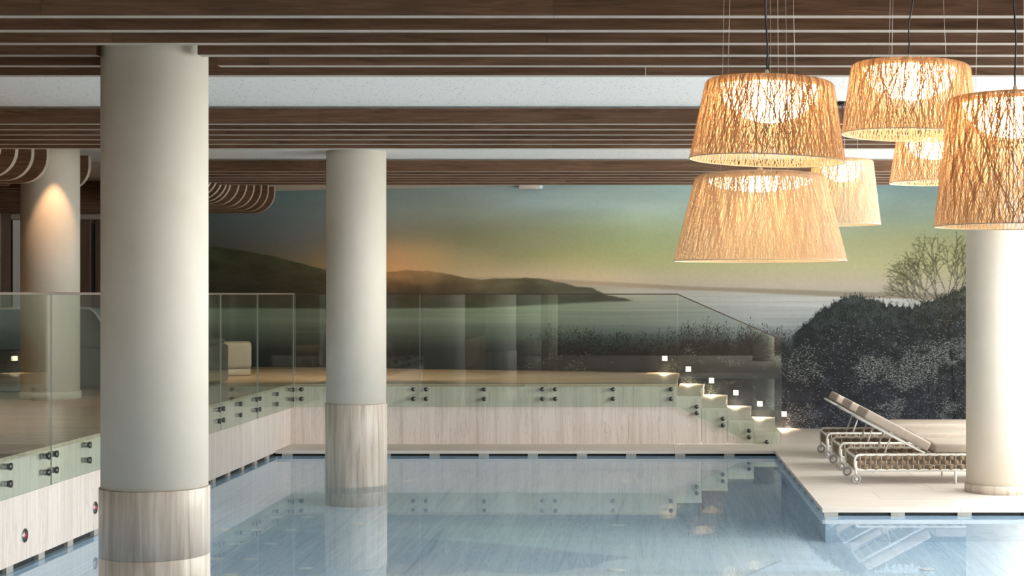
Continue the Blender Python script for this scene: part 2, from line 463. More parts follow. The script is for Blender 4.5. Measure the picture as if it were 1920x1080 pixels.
# ------------------------------------------------------------------ stairs down to the deck
RISE = (PLAT-DECK)/5
near = [0.394, 0.706, 1.03, 1.355, 1.675]
mid = [0.40, 0.715, 1.045, 1.37, 1.697]
far = [0.50, 0.84, 1.16, 1.487, 1.81]
stairs = empty('staircase', (EDGE, FY, DECK))
tag(stairs, 'pale stone staircase of five risers leading from the platform down to the lounger deck', 'stairs')
def edge_pts(k): return [(near[k], FY), (mid[k], FY+1.0), (far[k], mural_y(far[k])-0.012)]
for k in range(1, 5):
    z = PLAT-RISE*k
    A, B = edge_pts(k-1), edge_pts(k)
    poly = [A[0], B[0], B[1], B[2], A[2], A[1]]
    poly = [(x-EDGE, y-FY) for x, y in poly]
    o = MB().prism(poly, z-0.03-DECK, z-DECK).build('tread', M['tread'], stairs)
    # riser/body below
    shr = [(x-(0.0 if i in (0, 4, 5) else 0.004), y+0.0015 if i < 2 else y) for i, (x, y) in enumerate(poly)]
    MB().prism(shr, 0.0, z-0.0305-DECK).build('step_block', M['stone_v'], stairs)

# ------------------------------------------------------------------ mural wall (flat print: lake, hills and trees)
def build_mural():
    X0, X1 = -7.4, 5.69
    nx, nz = 1150, 330
    gx = np.linspace(X0, X1, nx); gz = np.linspace(0.0, CEIL2, nz)
    XX, ZZ = np.meshgrid(gx, gz)
    YY = mural_y(XX)
    px = CX+XX*F/YY; py = CY-(ZZ-EYE)*F/YY
    def noise(fx, fy, seed, octs=4):
        r = np.random.default_rng(seed); out = np.zeros_like(px); amp = 1.0; tot = 0
        for o in range(octs):
            cx = np.clip((px-300)/fx*2**o, 0, None); cy = np.clip((py-300)/fy*2**o, 0, None)
            g = r.random((int(cy.max())+3, int(cx.max())+3))
            ix, iy = cx.astype(int), cy.astype(int); tx, ty = cx-ix, cy-iy
            tx = tx*tx*(3-2*tx); ty = ty*ty*(3-2*ty)
            v = (g[iy, ix]*(1-tx)+g[iy, ix+1]*tx)*(1-ty)+(g[iy+1, ix]*(1-tx)+g[iy+1, ix+1]*tx)*ty
            out += amp*v; tot += amp; amp *= 0.5
        return out/tot-0.5
    def curve(pts):
        a = np.array(pts, float); return np.interp(px, a[:, 0], a[:, 1])
    def sstep(a, b, v):
        t = np.clip((v-a)/(b-a), 0, 1); return t*t*(3-2*t)
    def field(cols):
        """cols: list of (x, [(y, rgb), ...]); bilinear in x and y"""
        xs = [c[0] for c in cols]; layers = []
        for _, st in cols:
            ys = [s[0] for s in st]
            layers.append(np.stack([np.interp(py, ys, [s[1][k] for s in st]) for k in range(3)], -1))
        out = np.zeros(px.shape+(3,)); pc = np.clip(px, xs[0], xs[-1])
        for i in range(len(xs)-1):
            sel = (pc >= xs[i]) & (pc <= xs[i+1])
            t = ((pc-xs[i])/(xs[i+1]-xs[i]))[..., None]
            out = np.where(sel[..., None], layers[i]*(1-t)+layers[i+1]*t, out)
        return out
    def over(img, col, a):
        a = np.clip(a, 0, 1)[..., None]; return img*(1-a)+np.asarray(col, float)*a
    # sky
    img = field([
        (400, [(350, (62, 84, 80)), (430, (74, 80, 80)), (470, (70, 68, 58)), (520, (70, 60, 40))]),
        (560, [(350, (82, 108, 102)), (400, (92, 106, 104)), (450, (98, 98, 90)), (490, (112, 98, 68)), (520, (120, 95, 55))]),
        (740, [(350, (108, 128, 122)), (400, (118, 126, 112)), (440, (128, 118, 90)), (475, (168, 128, 72)), (515, (176, 128, 66))]),
        (860, [(350, (120, 138, 134)), (400, (120, 130, 114)), (450, (122, 122, 86)), (500, (142, 132, 92)), (520, (150, 138, 106))]),
        (1000, [(350, (122, 142, 142)), (385, (138, 156, 152)), (430, (134, 142, 110)), (480, (146, 148, 104)), (510, (160, 152, 122)), (530, (160, 150, 130))]),
        (1200, [(350, (146, 168, 160)), (390, (162, 182, 168)), (440, (152, 166, 122)), (490, (164, 168, 116)), (520, (176, 168, 140)), (545, (166, 158, 140))]),
        (1450, [(350, (142, 168, 162)), (400, (160, 178, 160)), (460, (168, 174, 128)), (500, (182, 180, 134)), (530, (184, 176, 152)), (550, (176, 170, 150))]),
        (1720, [(350, (138, 164, 160)), (400, (154, 172, 152)), (450, (172, 176, 128)), (500, (192, 188, 142)), (535, (190, 182, 158)), (555, (180, 174, 156))]),
    ])
    cl = noise(150, 34, 3, 5)
    img = img*(1+0.16*cl[..., None]*sstep(470, 380, py)[..., None])
    wisps = noise(260, 16, 5, 5)
    img = over(img, (176, 190, 186), sstep(0.10, 0.32, wisps)*0.35*sstep(430, 370, py)*sstep(780, 950, px))
    # lake
    lake = field([
        (400, [(540, (60, 66, 52)), (575, (62, 76, 64)), (600, (66, 78, 68)), (640, (40, 50, 46)), (665, (20, 26, 28)), (720, (16, 20, 24))]),
        (750, [(540, (84, 88, 70)), (575, (92, 104, 90)), (600, (98, 108, 98)), (630, (62, 70, 66)), (660, (26, 30, 32)), (720, (20, 24, 28))]),
        (1000, [(535, (120, 122, 108)), (575, (108, 128, 112)), (600, (104, 122, 112)), (625, (72, 86, 82)), (655, (34, 42, 44)), (720, (26, 30, 34))]),
        (1200, [(535, (160, 156, 142)), (560, (150, 154, 144)), (585, (124, 132, 126)), (610, (104, 116, 114)), (635, (62, 76, 78)), (660, (40, 46, 50)), (760, (34, 36, 42))]),
        (1420, [(540, (170, 168, 156)), (560, (176, 178, 170)), (590, (158, 164, 160)), (615, (138, 146, 144)), (640, (90, 98, 98)), (700, (40, 44, 48))]),
        (1650, [(545, (172, 170, 156)), (562, (196, 198, 190)), (580, (186, 190, 184)), (620, (110, 116, 114)), (700, (40, 44, 48))]),
    ])
    rip = noise(170, 3.2, 9, 3)
    lake = lake*(1+0.17*rip[..., None])
    shore = curve([(400, 530), (870, 530), (1000, 531), (1100, 535), (1250, 542), (1400, 548), (1560, 556), (1700, 560), (1811, 562)])
    a = sstep(-1.2, 1.2, py-shore)[..., None]; img = img*(1-a)+lake*a
    # far shore band
    top = curve([(870, 519), (950, 519), (1060, 524), (1180, 530), (1300, 537), (1480, 542), (1600, 547), (1720, 549), (1811, 550)])
    band = sstep(-1.5, 2.5, py-top)*sstep(1.5, -1.5, py-shore)*sstep(850, 900, px)
    img = over(img, (130, 120, 100), band*0.62)
    # left hills
    ridge = curve([(300, 455), (395, 462), (440, 467), (500, 478), (560, 493), (610, 506), (670, 511), (730, 510), (760, 506), (800, 508), (830, 512),
                   (870, 520), (900, 524), (950, 522), (985, 521), (1020, 524), (1060, 531), (1080, 537), (1110, 540), (1120, 545), (1135, 552), (1152, 556), (1186, 563), (1190, 900)])
    rn = noise(14, 14, 21, 3)*3
    foot = curve([(300, 580), (900, 577), (1000, 572), (1100, 567), (1190, 563)])+noise(60, 30, 4)*3
    hill = field([
        (400, [(460, (58, 66, 36)), (500, (56, 58, 32)), (550, (44, 42, 30)), (580, (44, 48, 38))]),
        (600, [(500, (70, 66, 38)), (540, (54, 48, 32)), (580, (40, 44, 36))]),
        (745, [(505, (150, 108, 50)), (525, (112, 82, 44)), (550, (70, 58, 40)), (578, (58, 58, 46))]),
        (850, [(510, (106, 92, 60)), (550, (64, 58, 44)), (578, (58, 64, 52))]),
        (1000, [(520, (82, 82, 64)), (550, (60, 64, 52)), (578, (62, 76, 64))]),
        (1180, [(530, (78, 78, 68)), (565, (66, 70, 64))]),
    ])
    hn = noise(46, 20, 31, 5)
    hill = hill*(1+0.55*hn[..., None])
    a = (sstep(-1.2, 1.2, py-ridge-rn)*sstep(2.5, -2.5, py-foot)*sstep(1192, 1188, px))[..., None]
    img = img*(1-a)+hill*a
    # bushes in the foreground and wooded hill on the right
    bush = curve([(300, 900), (930, 720), (960, 668), (1000, 648), (1030, 634), (1060, 642), (1085, 632), (1110, 634), (1135, 652), (1170, 640), (1200, 646), (1232, 640),
                  (1262, 642), (1290, 620), (1320, 627), (1350, 625), (1380, 642), (1402, 622), (1425, 628), (1450, 632), (1480, 637), (1500, 616), (1520, 597), (1545, 579),
                  (1575, 563), (1602, 551), (1620, 556), (1650, 566), (1680, 571), (1705, 574), (1730, 569), (1762, 558), (1790, 547), (1811, 538), (1900, 520)])
    spiky = noise(9, 400, 41, 3)*22*sstep(1490, 1440, px)+noise(6, 60, 42, 3)*13
    con = (np.abs(((px*0.083) % 1)-0.5)*16-4)*sstep(1640, 1655, px)*sstep(1740, 1725, px)
    bush = bush+spiky+con
    dark = field([
        (930, [(620, (44, 50, 50)), (690, (26, 28, 30)), (800, (34, 36, 42))]),
        (1450, [(620, (40, 44, 44)), (690, (38, 40, 42)), (800, (42, 44, 52))]),
        (1560, [(550, (62, 68, 62)), (600, (54, 60, 58)), (640, (42, 45, 46)), (720, (40, 42, 48)), (810, (50, 53, 62))]),
        (1700, [(550, (70, 74, 68)), (600, (58, 62, 60)), (640, (50, 53, 54)), (720, (50, 53, 57)), (810, (56, 59, 68))]),
        (1811, [(540, (92, 98, 80)), (600, (62, 66, 62)), (720, (56, 59, 62)), (810, (60, 62, 70))]),
    ])
    fo = noise(16, 12, 51, 4)
    dark = dark*(1+0.75*fo[..., None])
    a = (sstep(-1.5, 2.5, py-bush)*sstep(1480, 1500, px)+sstep(-6, 26, py-bush)*(1-sstep(1480, 1500, px)))[..., None]
    # lower left stays a smooth dark fade
    img = img*(1-a)+dark*a
    # raster helpers on the wall grid
    def to_ij(x, y):
        # inverse of the projection for a wall y = 22.8 - 0.3 X
        t = (np.asarray(x, float)-CX)/F; X = 22.8*t/(1+0.3*t); D = 22.8-0.3*X
        Z = EYE-(np.asarray(y, float)-CY)*D/F
        return np.round((X-X0)/(X1-X0)*(nx-1)).astype(int), np.round(Z/CEIL2*(nz-1)).astype(int)
    def dab(x, y, col, a):
        i, j = to_ij(x, y); ok = (i >= 0) & (i < nx) & (j >= 0) & (j < nz)
        i, j = i[ok], j[ok]; a = np.broadcast_to(a, ok.shape)[ok][:, None]; c = np.broadcast_to(col, ok.shape+(3,))[ok]
        img[j, i] = img[j, i]*(1-a)+c*a
    r = np.random.default_rng(5)
    def leaves(n, xr, yr, size, cols, alpha, keep):
        x = r.uniform(*xr, n); y = r.uniform(*yr, n)
        k = keep(x, y); x, y = x[k], y[k]; n = len(x)
        ang = r.uniform(-0.9, 0.9, n); L = r.uniform(*size, n)
        c = np.array(cols, float)[r.integers(0, len(cols), n)]; al = r.uniform(*alpha, n)
        for t in np.linspace(-0.5, 0.5, 6):
            dab(x+np.cos(ang)*L*t, y+np.sin(ang)*L*t, c, al)
    clump = np.random.default_rng(77).random((60, 90))
    def dens(x, y, th):
        v = clump[(np.clip(y-500, 0, 590)/10).astype(int) % 60, (np.clip(x-900, 0, 1790)/20).astype(int) % 90]
        return v > th
    cl1 = noise(60, 40, 71, 3); cl2 = noise(26, 20, 72, 3)
    below = py-bush
    light = sstep(-0.04, 0.13, cl1+0.4*cl2)*sstep(8, 40, below)
    right = sstep(1480, 1560, px)
    shape = sstep(0, 40, py-(648-(px-1490)*0.10))*sstep(40, -20, py-(735+(px-1480)*0.24))
    light = light*(right*shape*0.95+(1-right)*0.30*sstep(10, 40, below))
    light = np.maximum(light, 0.45*sstep(1465, 1480, px)*sstep(1570, 1520, px)*sstep(660, 690, py)*sstep(-0.12, 0.05, cl1))
    light = np.maximum(light, 0.10*right*sstep(30, 60, below))
    hillr = sstep(1470, 1492, px)
    twig = (sstep(-30, 4, below)*(1-hillr)*0.9+sstep(-9, 1, below)*hillr*0.8)*sstep(14, 2, below)*sstep(940, 985, px)
    twig = np.maximum(twig, 0.55*sstep(2, 20, below)*sstep(940, 985, px))
    # young birch in front of the hill, thin branches with sparse leaves
    def line(p, q, col, a, w=1):
        n = max(2, int(math.dist(p, q)*1.6)); t = np.linspace(0, 1, n)
        for o in range(w):
            dab(p[0]+(q[0]-p[0])*t+o*1.0, p[1]+(q[1]-p[1])*t, np.array(col, float), a)
    tips = []
    def branch(p, ang, ln, depth):
        q = (p[0]+math.cos(ang)*ln, p[1]-math.sin(ang)*ln)
        line(p, q, (74, 72, 56), 0.75 if depth < 2 else 0.5, 2 if depth < 1 else 1)
        tips.append(q)
        if depth >= 4: return
        for s in (-1, 1):
            if r.random() < 0.92:
                branch(q, ang+s*r.uniform(0.18, 0.55), ln*r.uniform(0.62, 0.85), depth+1)
        if depth < 3: branch(q, ang+r.uniform(-0.15, 0.15), ln*0.8, depth+1)
    line((1790, 800), (1782, 660), (30, 32, 34), 0.8, 4); line((1782, 660), (1776, 600), (40, 42, 40), 0.85, 3)
    for a0, l0 in ((1.55, 52), (1.95, 50), (2.3, 46), (1.25, 44)):
        branch((1776, 610), a0, l0, 0)
    branch((1735, 620), 2.0, 40, 1); branch((1735, 620), 1.7, 46, 1); line((1742, 760), (1735, 620), (40, 42, 42), 0.7, 2)
    tp = np.array(tips)
    for k in range(5):
        j = tp+r.normal(0, 5, tp.shape); ok = r.random(len(j)) < 0.55
        c = np.array([(120, 118, 74), (98, 100, 66), (150, 146, 96)], float)[r.integers(0, 3, ok.sum())]
        dab(j[ok, 0], j[ok, 1], c, 0.65); dab(j[ok, 0]+1.6, j[ok, 1]+0.6, c, 0.5)
    # palm-like shrub
    for k in range(26):
        a0 = r.uniform(0.2, 2.9); ln = r.uniform(12, 30)
        line((1404, 652), (1404+math.cos(a0)*ln*1.3, 652-math.sin(a0)*ln), (34, 40, 40), 0.7, 2)
    # canvas weave and vertical strip joins
    img *= (1+0.03*noise(3, 3, 61, 1)[..., None])
    lin = np.clip(img/255.0, 0, 1); lin = np.where(lin <= 0.04045, lin/12.92, ((lin+0.055)/1.055)**2.4)
    gain = np.interp(px, [400, 560, 740, 900, 1200, 1400, 1700], [2.6, 2.4, 2.25, 2.0, 1.75, 1.45, 1.15])  # print brightened towards the left to make up for weaker light there
    tl = sstep(1100, 700, px)[..., None]
    lum = (lin*np.array([0.3, 0.55, 0.15])).sum(-1, keepdims=True); lin = lin+(lum-lin)*0.26*tl
    lin = lin*(np.array([1.03, 1.05, 1.16])*(1-tl)+np.array([0.93, 1.0, 1.10])*tl)
    lin = np.clip(lin*gain[..., None]*MURAL_GAIN, 0, 0.85)
    rgba = np.ones((nx*nz, 4), np.float32); rgba[:, :3] = lin.reshape(-1, 3)
    co = np.stack([XX, YY, ZZ], -1).reshape(-1, 3).astype(np.float32)
    idx = np.arange(nx*nz).reshape(nz, nx)
    q = np.stack([idx[:-1, :-1], idx[:-1, 1:], idx[1:, 1:], idx[1:, :-1]], -1).reshape(-1, 4)
    me = bpy.data.meshes.new('mural_print')
    me.vertices.add(len(co)); me.vertices.foreach_set('co', co.ravel())
    me.loops.add(q.size); me.loops.foreach_set('vertex_index', q.ravel().astype(np.int32))
    me.polygons.add(len(q)); me.polygons.foreach_set('loop_start', np.arange(0, q.size, 4, dtype=np.int32))
    at_ = me.color_attributes.new('print', 'FLOAT_COLOR', 'POINT'); at_.data.foreach_set('color', rgba.ravel())
    for nm, arr in (('leaf', light), ('twig', twig), ('spark', light*0.42)):
        fa = me.attributes.new(nm, 'FLOAT', 'POINT'); fa.data.foreach_set('value', arr.ravel().astype(np.float32))
    me.update(); me.validate()
    m, t, b = nt('printed_landscape_mural')
    c = t.nodes.new('ShaderNodeVertexColor'); c.layer_name = 'print'
    N, L = t.nodes, t.links
    tc = N.new('ShaderNodeTexCoord')
    def leaf_layer(scale, attr, seed, stretch, lo, hi):
        wn = N.new('ShaderNodeTexNoise'); wn.inputs['Scale'].default_value = 5.0+seed; L.new(tc.outputs['Object'], wn.inputs['Vector'])
        ma = N.new('ShaderNodeVectorMath'); ma.operation = 'MULTIPLY_ADD'; ma.inputs[1].default_value = (0.05, 0.0, 0.05)
        L.new(wn.outputs['Color'], ma.inputs[0]); L.new(tc.outputs['Object'], ma.inputs[2])
        mp = N.new('ShaderNodeMapping'); mp.inputs['Scale'].default_value = stretch; mp.inputs['Location'].default_value = (seed*3.1, 0, seed*1.7)
        mp.inputs['Rotation'].default_value = (0, {1: 0.25, 3: -0.35, 5: 0.8, 2: 0.45, 4: -0.5, 6: 1.1, 8: 0}[seed], 0)
        L.new(ma.outputs[0], mp.inputs['Vector'])
        v = N.new('ShaderNodeTexVoronoi'); v.inputs['Scale'].default_value = scale; L.new(mp.outputs[0], v.inputs['Vector'])
        sp_ = N.new('ShaderNodeSeparateColor'); L.new(v.outputs['Color'], sp_.inputs[0])
        at2 = N.new('ShaderNodeAttribute'); at2.attribute_name = attr
        # a cell carries a leaf when its random value lies under the local density
        lt = N.new('ShaderNodeMath'); lt.operation = 'LESS_THAN'; L.new(sp_.outputs[0], lt.inputs[0]); L.new(at2.outputs['Fac'], lt.inputs[1])
        mr = N.new('ShaderNodeMapRange'); mr.interpolation_type = 'SMOOTHSTEP'
        mr.inputs['From Min'].default_value = hi; mr.inputs['From Max'].default_value = lo; L.new(v.outputs['Distance'], mr.inputs['Value'])
        mu = N.new('ShaderNodeMath'); mu.operation = 'MULTIPLY'; L.new(lt.outputs[0], mu.inputs[0]); L.new(mr.outputs[0], mu.inputs[1])
        return mu.outputs[0], sp_.outputs[1]
    cur = c.outputs['Color']
    def mixin(cur, fac, col, var, amt):
        f2 = N.new('ShaderNodeMath'); f2.operation = 'MULTIPLY'; L.new(fac, f2.inputs[0])
        mr = N.new('ShaderNodeMapRange'); mr.inputs['To Min'].default_value = amt*0.25; mr.inputs['To Max'].default_value = amt; L.new(var, mr.inputs['Value'])
        L.new(mr.outputs[0], f2.inputs[1])
        mx = N.new('ShaderNodeMix'); mx.data_type = 'RGBA'; L.new(f2.outputs[0], mx.inputs['Factor'])
        L.new(cur, mx.inputs['A']); mx.inputs['B'].default_value = (*col, 1)
        return mx.outputs['Result']
    for sc_, sd, st, am in ((26, 1, (2.4, 1, 0.9), 1.0), (34, 3, (2.2, 1, 0.9), 0.95), (44, 5, (2.4, 1, 1.0), 0.9)):
        f, vr = leaf_layer(sc_, 'twig', sd, st, 0.34, 0.56); cur = mixin(cur, f, (0.016, 0.020, 0.022), vr, am)
    for sc_, sd, st, cc, am in ((24, 2, (1, 1, 2.3), (0.25, 0.29, 0.285), 0.9), (29, 4, (1, 1, 2.4), (0.32, 0.37, 0.36), 0.9), (38, 6, (1, 1, 2.0), (0.45, 0.50, 0.49), 0.85),
                                (60, 8, (1, 1, 1.3), (0.62, 0.66, 0.65), 0.75)):
        f, vr = leaf_layer(sc_, 'leaf' if sd < 8 else 'spark', sd, st, 0.16, 0.46); cur = mixin(cur, f, cc, vr, am)
    L.new(cur, b.inputs['Base Color']); b.inputs['Roughness'].default_value = 0.6
    b.inputs['Specular IOR Level'].default_value = 0.25
    me.materials.append(m)
    return me
MURAL_GAIN = 1.0
wall = MB()
a, b = -7.4, 5.69
wall.prism([(a, mural_y(a)+0.02), (b, mural_y(b)+0.02), (b, mural_y(b)+0.22), (a, mural_y(a)+0.22)], -0.2, CEIL2+0.05)
wm = struct(wall.build('wall_mural', M['white']))
pr = link('mural_print', build_mural(), wm)
pr['label'] = 'printed lake landscape with hills, bushes and dark wooded slope'

# ------------------------------------------------------------------ room shell
struct(MB().box(-10.6, WIN_X+0.2, BACK_Y, 14.6, CEIL, CEIL+0.3).box(-5.15, WIN_X+0.2, 14.6, 19.35, CEIL, CEIL+0.3).build('ceiling', M['acoustic']))
c2 = MB().box(-10.6, WIN_X+0.2, 14.5, 26.5, CEIL2, CEIL2+0.2)
struct(c2.build('ceiling_plaster', M['white']))
struct(MB().box(-10.8, -10.6, BACK_Y, 26.5, -0.2, CEIL2+0.2).build('wall_lounge_side', M['panel']))
struct(MB().box(-10.8, WIN_X+0.2, BACK_Y-0.2, BACK_Y, -0.2, CEIL2+0.2).build('wall_front', M['panel']))
# glazed long side: sill, head, mullions, panes
ww = struct(MB().box(WIN_X, WIN_X+0.2, BACK_Y, 21.2, -0.2, DECK+0.1).box(WIN_X, WIN_X+0.2, BACK_Y, 21.2, 3.25, CEIL2+0.2)
            .box(WIN_X, WIN_X+0.2, 18.6, 21.3, -0.2, CEIL2+0.2).box(WIN_X, WIN_X+0.2, -3.6, 5.8, -0.2, CEIL2+0.2).build('wall_right', M['white']))  # solid stretches put in to keep light off the big column and mural
n = 0
for y, y1 in ((-8.9, -5.65), (-5.65, -3.6), (5.8, 9.0), (9.0, 12.2), (12.2, 15.4), (15.4, 18.6)):
    n += 1
    wf = MB().box(WIN_X+0.05, WIN_X+0.13, y, y+0.06, DECK+0.1, 3.25).box(WIN_X+0.05, WIN_X+0.13, y1-0.06, y1, DECK+0.1, 3.25)
    wf.box(WIN_X+0.05, WIN_X+0.13, y+0.06, y1-0.06, DECK+0.1, DECK+0.16).box(WIN_X+0.05, WIN_X+0.13, y+0.06, y1-0.06, 3.19, 3.25)
    wf = struct(wf.build('window_%d' % n, M['frame']))
    MB().box(WIN_X+0.085, WIN_X+0.095, y+0.06, y1-0.06, DECK+0.16, 3.19).build('pane', M['window_glass'], wf)
# lounge back wall: brown panels, a pale jamb, a dark door gap, upright fins
LB = 25.0
lw = struct(MB().box(-10.6, -7.41, LB, LB+0.2, -0.2, CEIL2+0.05).build('wall_lounge', M['panel']))
for i, (x0, x1) in enumerate([(-8.95, -8.645), (-8.585, -8.1), (-8.1, -7.42)]):
    MB().bbox(x0+0.004, x1-0.004, LB-0.03, LB, PLAT, PLAT+2.27, 0.004, 1).build('wall_panel', M['panel'], lw)
MB().box(-8.645, -8.585, LB-0.008, LB-0.001, PLAT, PLAT+2.22).build('door_gap', M['black'], lw)
MB().box(-10.0, -7.42, LB-0.05, LB, PLAT+2.28, PLAT+2.36).build('head_trim', M['wood_edge'], lw)
MB().box(-9.86, -9.62, LB-0.04, LB, PLAT, PLAT+2.27).build('pale_jamb', M['white'], lw)
for i in range(3):
    x = -9.86-i*0.13
    b = MB().box(x-0.06, x-0.02, LB-0.45, LB-0.05, PLAT, PLAT+2.4).build('upright_fin', M['panel'], lw)
    MB().box(x-0.06, x-0.02, LB-0.462, LB-0.4501, PLAT, PLAT+2.4).build('fin_edge', M['wood_edge'], b)

# ------------------------------------------------------------------ slatted ceiling: boards with pale lower edges
SLATS = struct(empty('ceiling_slats', (0, 0, CEIL)))
TH = 0.078
def board(x0, x1, d, z0, z1, rr=0.0, rl=0.0, parent=SLATS, th=TH):
    """one board hung on edge across the hall; rr / rl: radius of the rounded lower right / left corner"""
    g = 0.0008
    pts = []
    if rl:
        for k in range(13):
            a = math.pi+math.pi/2*k/12
            pts.append((x0+rl+rl*math.cos(a), z0+rl+rl*math.sin(a)))
    else: pts.append((x0+g, z0))
    if rr:
        for k in range(13):
            a = -math.pi/2+math.pi/2*k/12
            pts.append((x1-rr+rr*math.cos(a), z0+rr+rr*math.sin(a)))
    else: pts.append((x1-g, z0))
    nb = len(pts)
    pts += [(x1-(0 if rr else g), z1), (x0+(0 if rl else g), z1)]
    mb = MB(); n = len(pts); e = 0.006
    cx, cz = (x0+x1)/2, z0
    ox, oz = x0, z1
    vs = [(x-ox, -th/2, z-oz) for x, z in pts]+[(x-ox, th/2, z-oz) for x, z in pts]
    mb.add(vs, [tuple(range(n)), tuple(reversed(range(n, 2*n)))], 0)
    for i in range(n):
        j = (i+1) % n
        edge = 1 if (i < nb-1 or (rr and i == nb-1) or (rl and i == n-1)) else 0
        mb.f.append((j, i, n+i, n+j)); mb.m.append(edge); mb.sm.append(False)
    o = mb.build('slat', [M['wood'], M['wood_edge']], parent)
    o.location = (ox, d+th/2, oz-CEIL); return o
def slat_row(d, xl, xr, z0, z1, skip=None, seed=0):
    r = random.Random(seed); cuts = [xl]; x = xl+r.uniform(0.8, 2.6)
    while x < xr-0.8: cuts.append(x); x += r.uniform(2.2, 3.0)
    cuts.append(xr)
    segs = []
    for a, b in zip(cuts[:-1], cuts[1:]):
        if skip and b > skip[0] and a < skip[1]:
            if skip[0]-a > 0.05: segs.append((a, skip[0]))
            if b-skip[1] > 0.05: segs.append((skip[1], b))
        else: segs.append((a, b))
    for a, b in segs: board(a, b, d, z0, z1)
DA = [7.52+0.41*k for k in range(6)]
DB = [12.29+0.413*k for k in range(6)]
DC = [17.06+0.41*k for k in range(6)]
for k, d in enumerate(DA):
    sk = (-3.0, -2.447) if k in (3, 4) else None
    slat_row(d, -10.5, WIN_X-0.05, SL, CEIL-0.012, sk, seed=k)
for k, d in enumerate(DB): slat_row(d, -10.5, WIN_X-0.05, SL, CEIL-0.012, None, seed=20+k)
for k, d in enumerate(DC): slat_row(d, -5.1, WIN_X-0.05, SL, CEIL-0.012, None, seed=40+k)
for k, d in enumerate([2.75+0.41*k for k in range(6)]): slat_row(d, -10.5, WIN_X-0.05, SL, CEIL-0.012, None, seed=60+k)
# lowered lounge slats with rounded ends
for k in range(9):
    d = 17.63-0.41*k
    if d < 14.8: break
    xr = -6.13
    if k in (1, 2): xr = -6.70
    board(-10.5, xr, d, EYE+1.142, EYE+1.53, rr=0.27 if k not in (1, 2) else 0)
for k in range(11):
    d = 23.1-0.41*k
    xr = -5.35 if k < 7 else (-5.29, -5.24, -5.19, -5.13)[k-7]
    if k < 4: board(-10.5, xr, d, EYE+1.172, EYE+1.556, rr=0.30)
    else: board(-1000*d/F, xr, d, EYE+1.172, EYE+1.556, rr=0.30, rl=0.30)

# ------------------------------------------------------------------ columns
R = 0.30
def column(x, d, base, top, kind, label, courses=(), R=0.30):
    e = empty('column', (x, d, base))
    tag(e, label, 'column', 'round columns of the pool hall')
    if kind == 'sleeve':
        z_prev = base
        for i, z in enumerate(courses):
            MB().lathe([(R+0.010, z_prev-base), (R+0.010, z-base-0.005), (R+0.008, z-base-0.001)], 72).build('stone_sleeve', M['sleeve'], e)
            z_prev = z
        MB().lathe([(R, z_prev-base), (R, top-base)], 72).build('shaft', M['plaster'], e)
    else:
        MB().lathe([(R+0.014, 0), (R+0.014, 0.075), (R+0.010, 0.08)], 72).build('base_ring', M['sleeve'] if kind == 'ring' else M['plaster'], e)
        MB().lathe([(R, 0.08), (R, top-base)], 72).build('shaft', M['plaster'], e)
    return e
C1 = (at(290.5, 0, 8.97).x, 8.97); C2 = (at(668, 0, 16.2).x, 16.2); C3 = (at(94.5, 0, 17.1).x, 17.1); C4 = (at(1872, 0, 15.05).x, 15.05)
cs = (0.09, 0.469, 0.847)
column(*C1, POOL, CEIL, 'sleeve', 'large foreground cream column with stone-clad foot standing in the pool', cs, 0.29)
column(*C2, POOL, CEIL, 'sleeve', 'cream column with stone-clad foot standing in the far part of the pool', (-0.45, 0.82))
column(*C3, PLAT, CEIL2, 'plain', 'cream column on the raised lounge platform, washed by warm light')
column(*C4, DECK, CEIL, 'ring', 'cream column on the pale deck in front of the loungers')
column(-2.75, 1.72, POOL, CEIL, 'sleeve', 'cream column behind the viewpoint, mirrored in the balustrade glass', cs)
column(-2.75, -5.5, DECK, CEIL, 'ring', 'rear cream column far behind the viewpoint, mirrored in the glass')
column(3.32, -5.2, DECK, CEIL, 'ring', 'cream column mirrored in the glass beside the stairs')

# ------------------------------------------------------------------ glass balustrades
GT = 0.011
def standoff(parent, p, n):
    """round steel standoff: short barrel behind the glass and a darker cap in front"""
    p = Vector(p); n = Vector(n)
    o = MB().cyl((0, 0, 0), n*0.045, 0.021, 14).build('standoff', M['steel'], parent, p)
    c = MB().cyl(n*(0.045+GT+0.0005), n*(0.045+GT+0.014), 0.026, 16).build('cap', M['steel_dark'], o)
    return o
BOT = EYE-1.388; TOPG = EYE-0.004
rows_z = (EYE-1.172, EYE-1.29)
# left side: panels standing in front of the left wall (face looks to +x)
joints = [19.735]+[19.45-1.556*k for k in range(1, 9)]
ordw = ['next to the far corner', 'second from the far corner', 'third from the far corner', 'fourth from the corner, behind the big column', 'fifth from the far corner',
        'sixth from the far corner', 'seventh from the far corner', 'eighth from the far corner']
xg = WX+0.045
for k in range(8):
    y1, y0 = joints[k], joints[k+1]
    e = empty('glass_panel', (xg, (y0+y1)/2, BOT))
    tag(e, 'glass balustrade panel on the left platform edge, '+ordw[k], 'glass panel', 'glass panels of the left balustrade')
    mb = MB(); hw = (y1-y0)/2-0.002; h = TOPG-BOT
    mb.box(0, GT, -hw, hw, 0, h)
    mb.m = [1, 1, 1, 0, 1, 0]
    mb.build('pane', [M['glass'], M['glass_edge']], e)
    for yy in (-hw+0.075, 0, hw-0.075):
        for zz in rows_z: standoff(e, (WX-xg, yy, zz-BOT), (1, 0, 0))
r_ = MB().bbox(xg-0.006, xg+GT+0.006, joints[8], joints[0]+0.01, TOPG, TOPG+0.02, 0.003, 1).build('handrail', M['rail'])
tag(r_, 'slim bronze cap rail on top of the left glass balustrade', 'handrail')
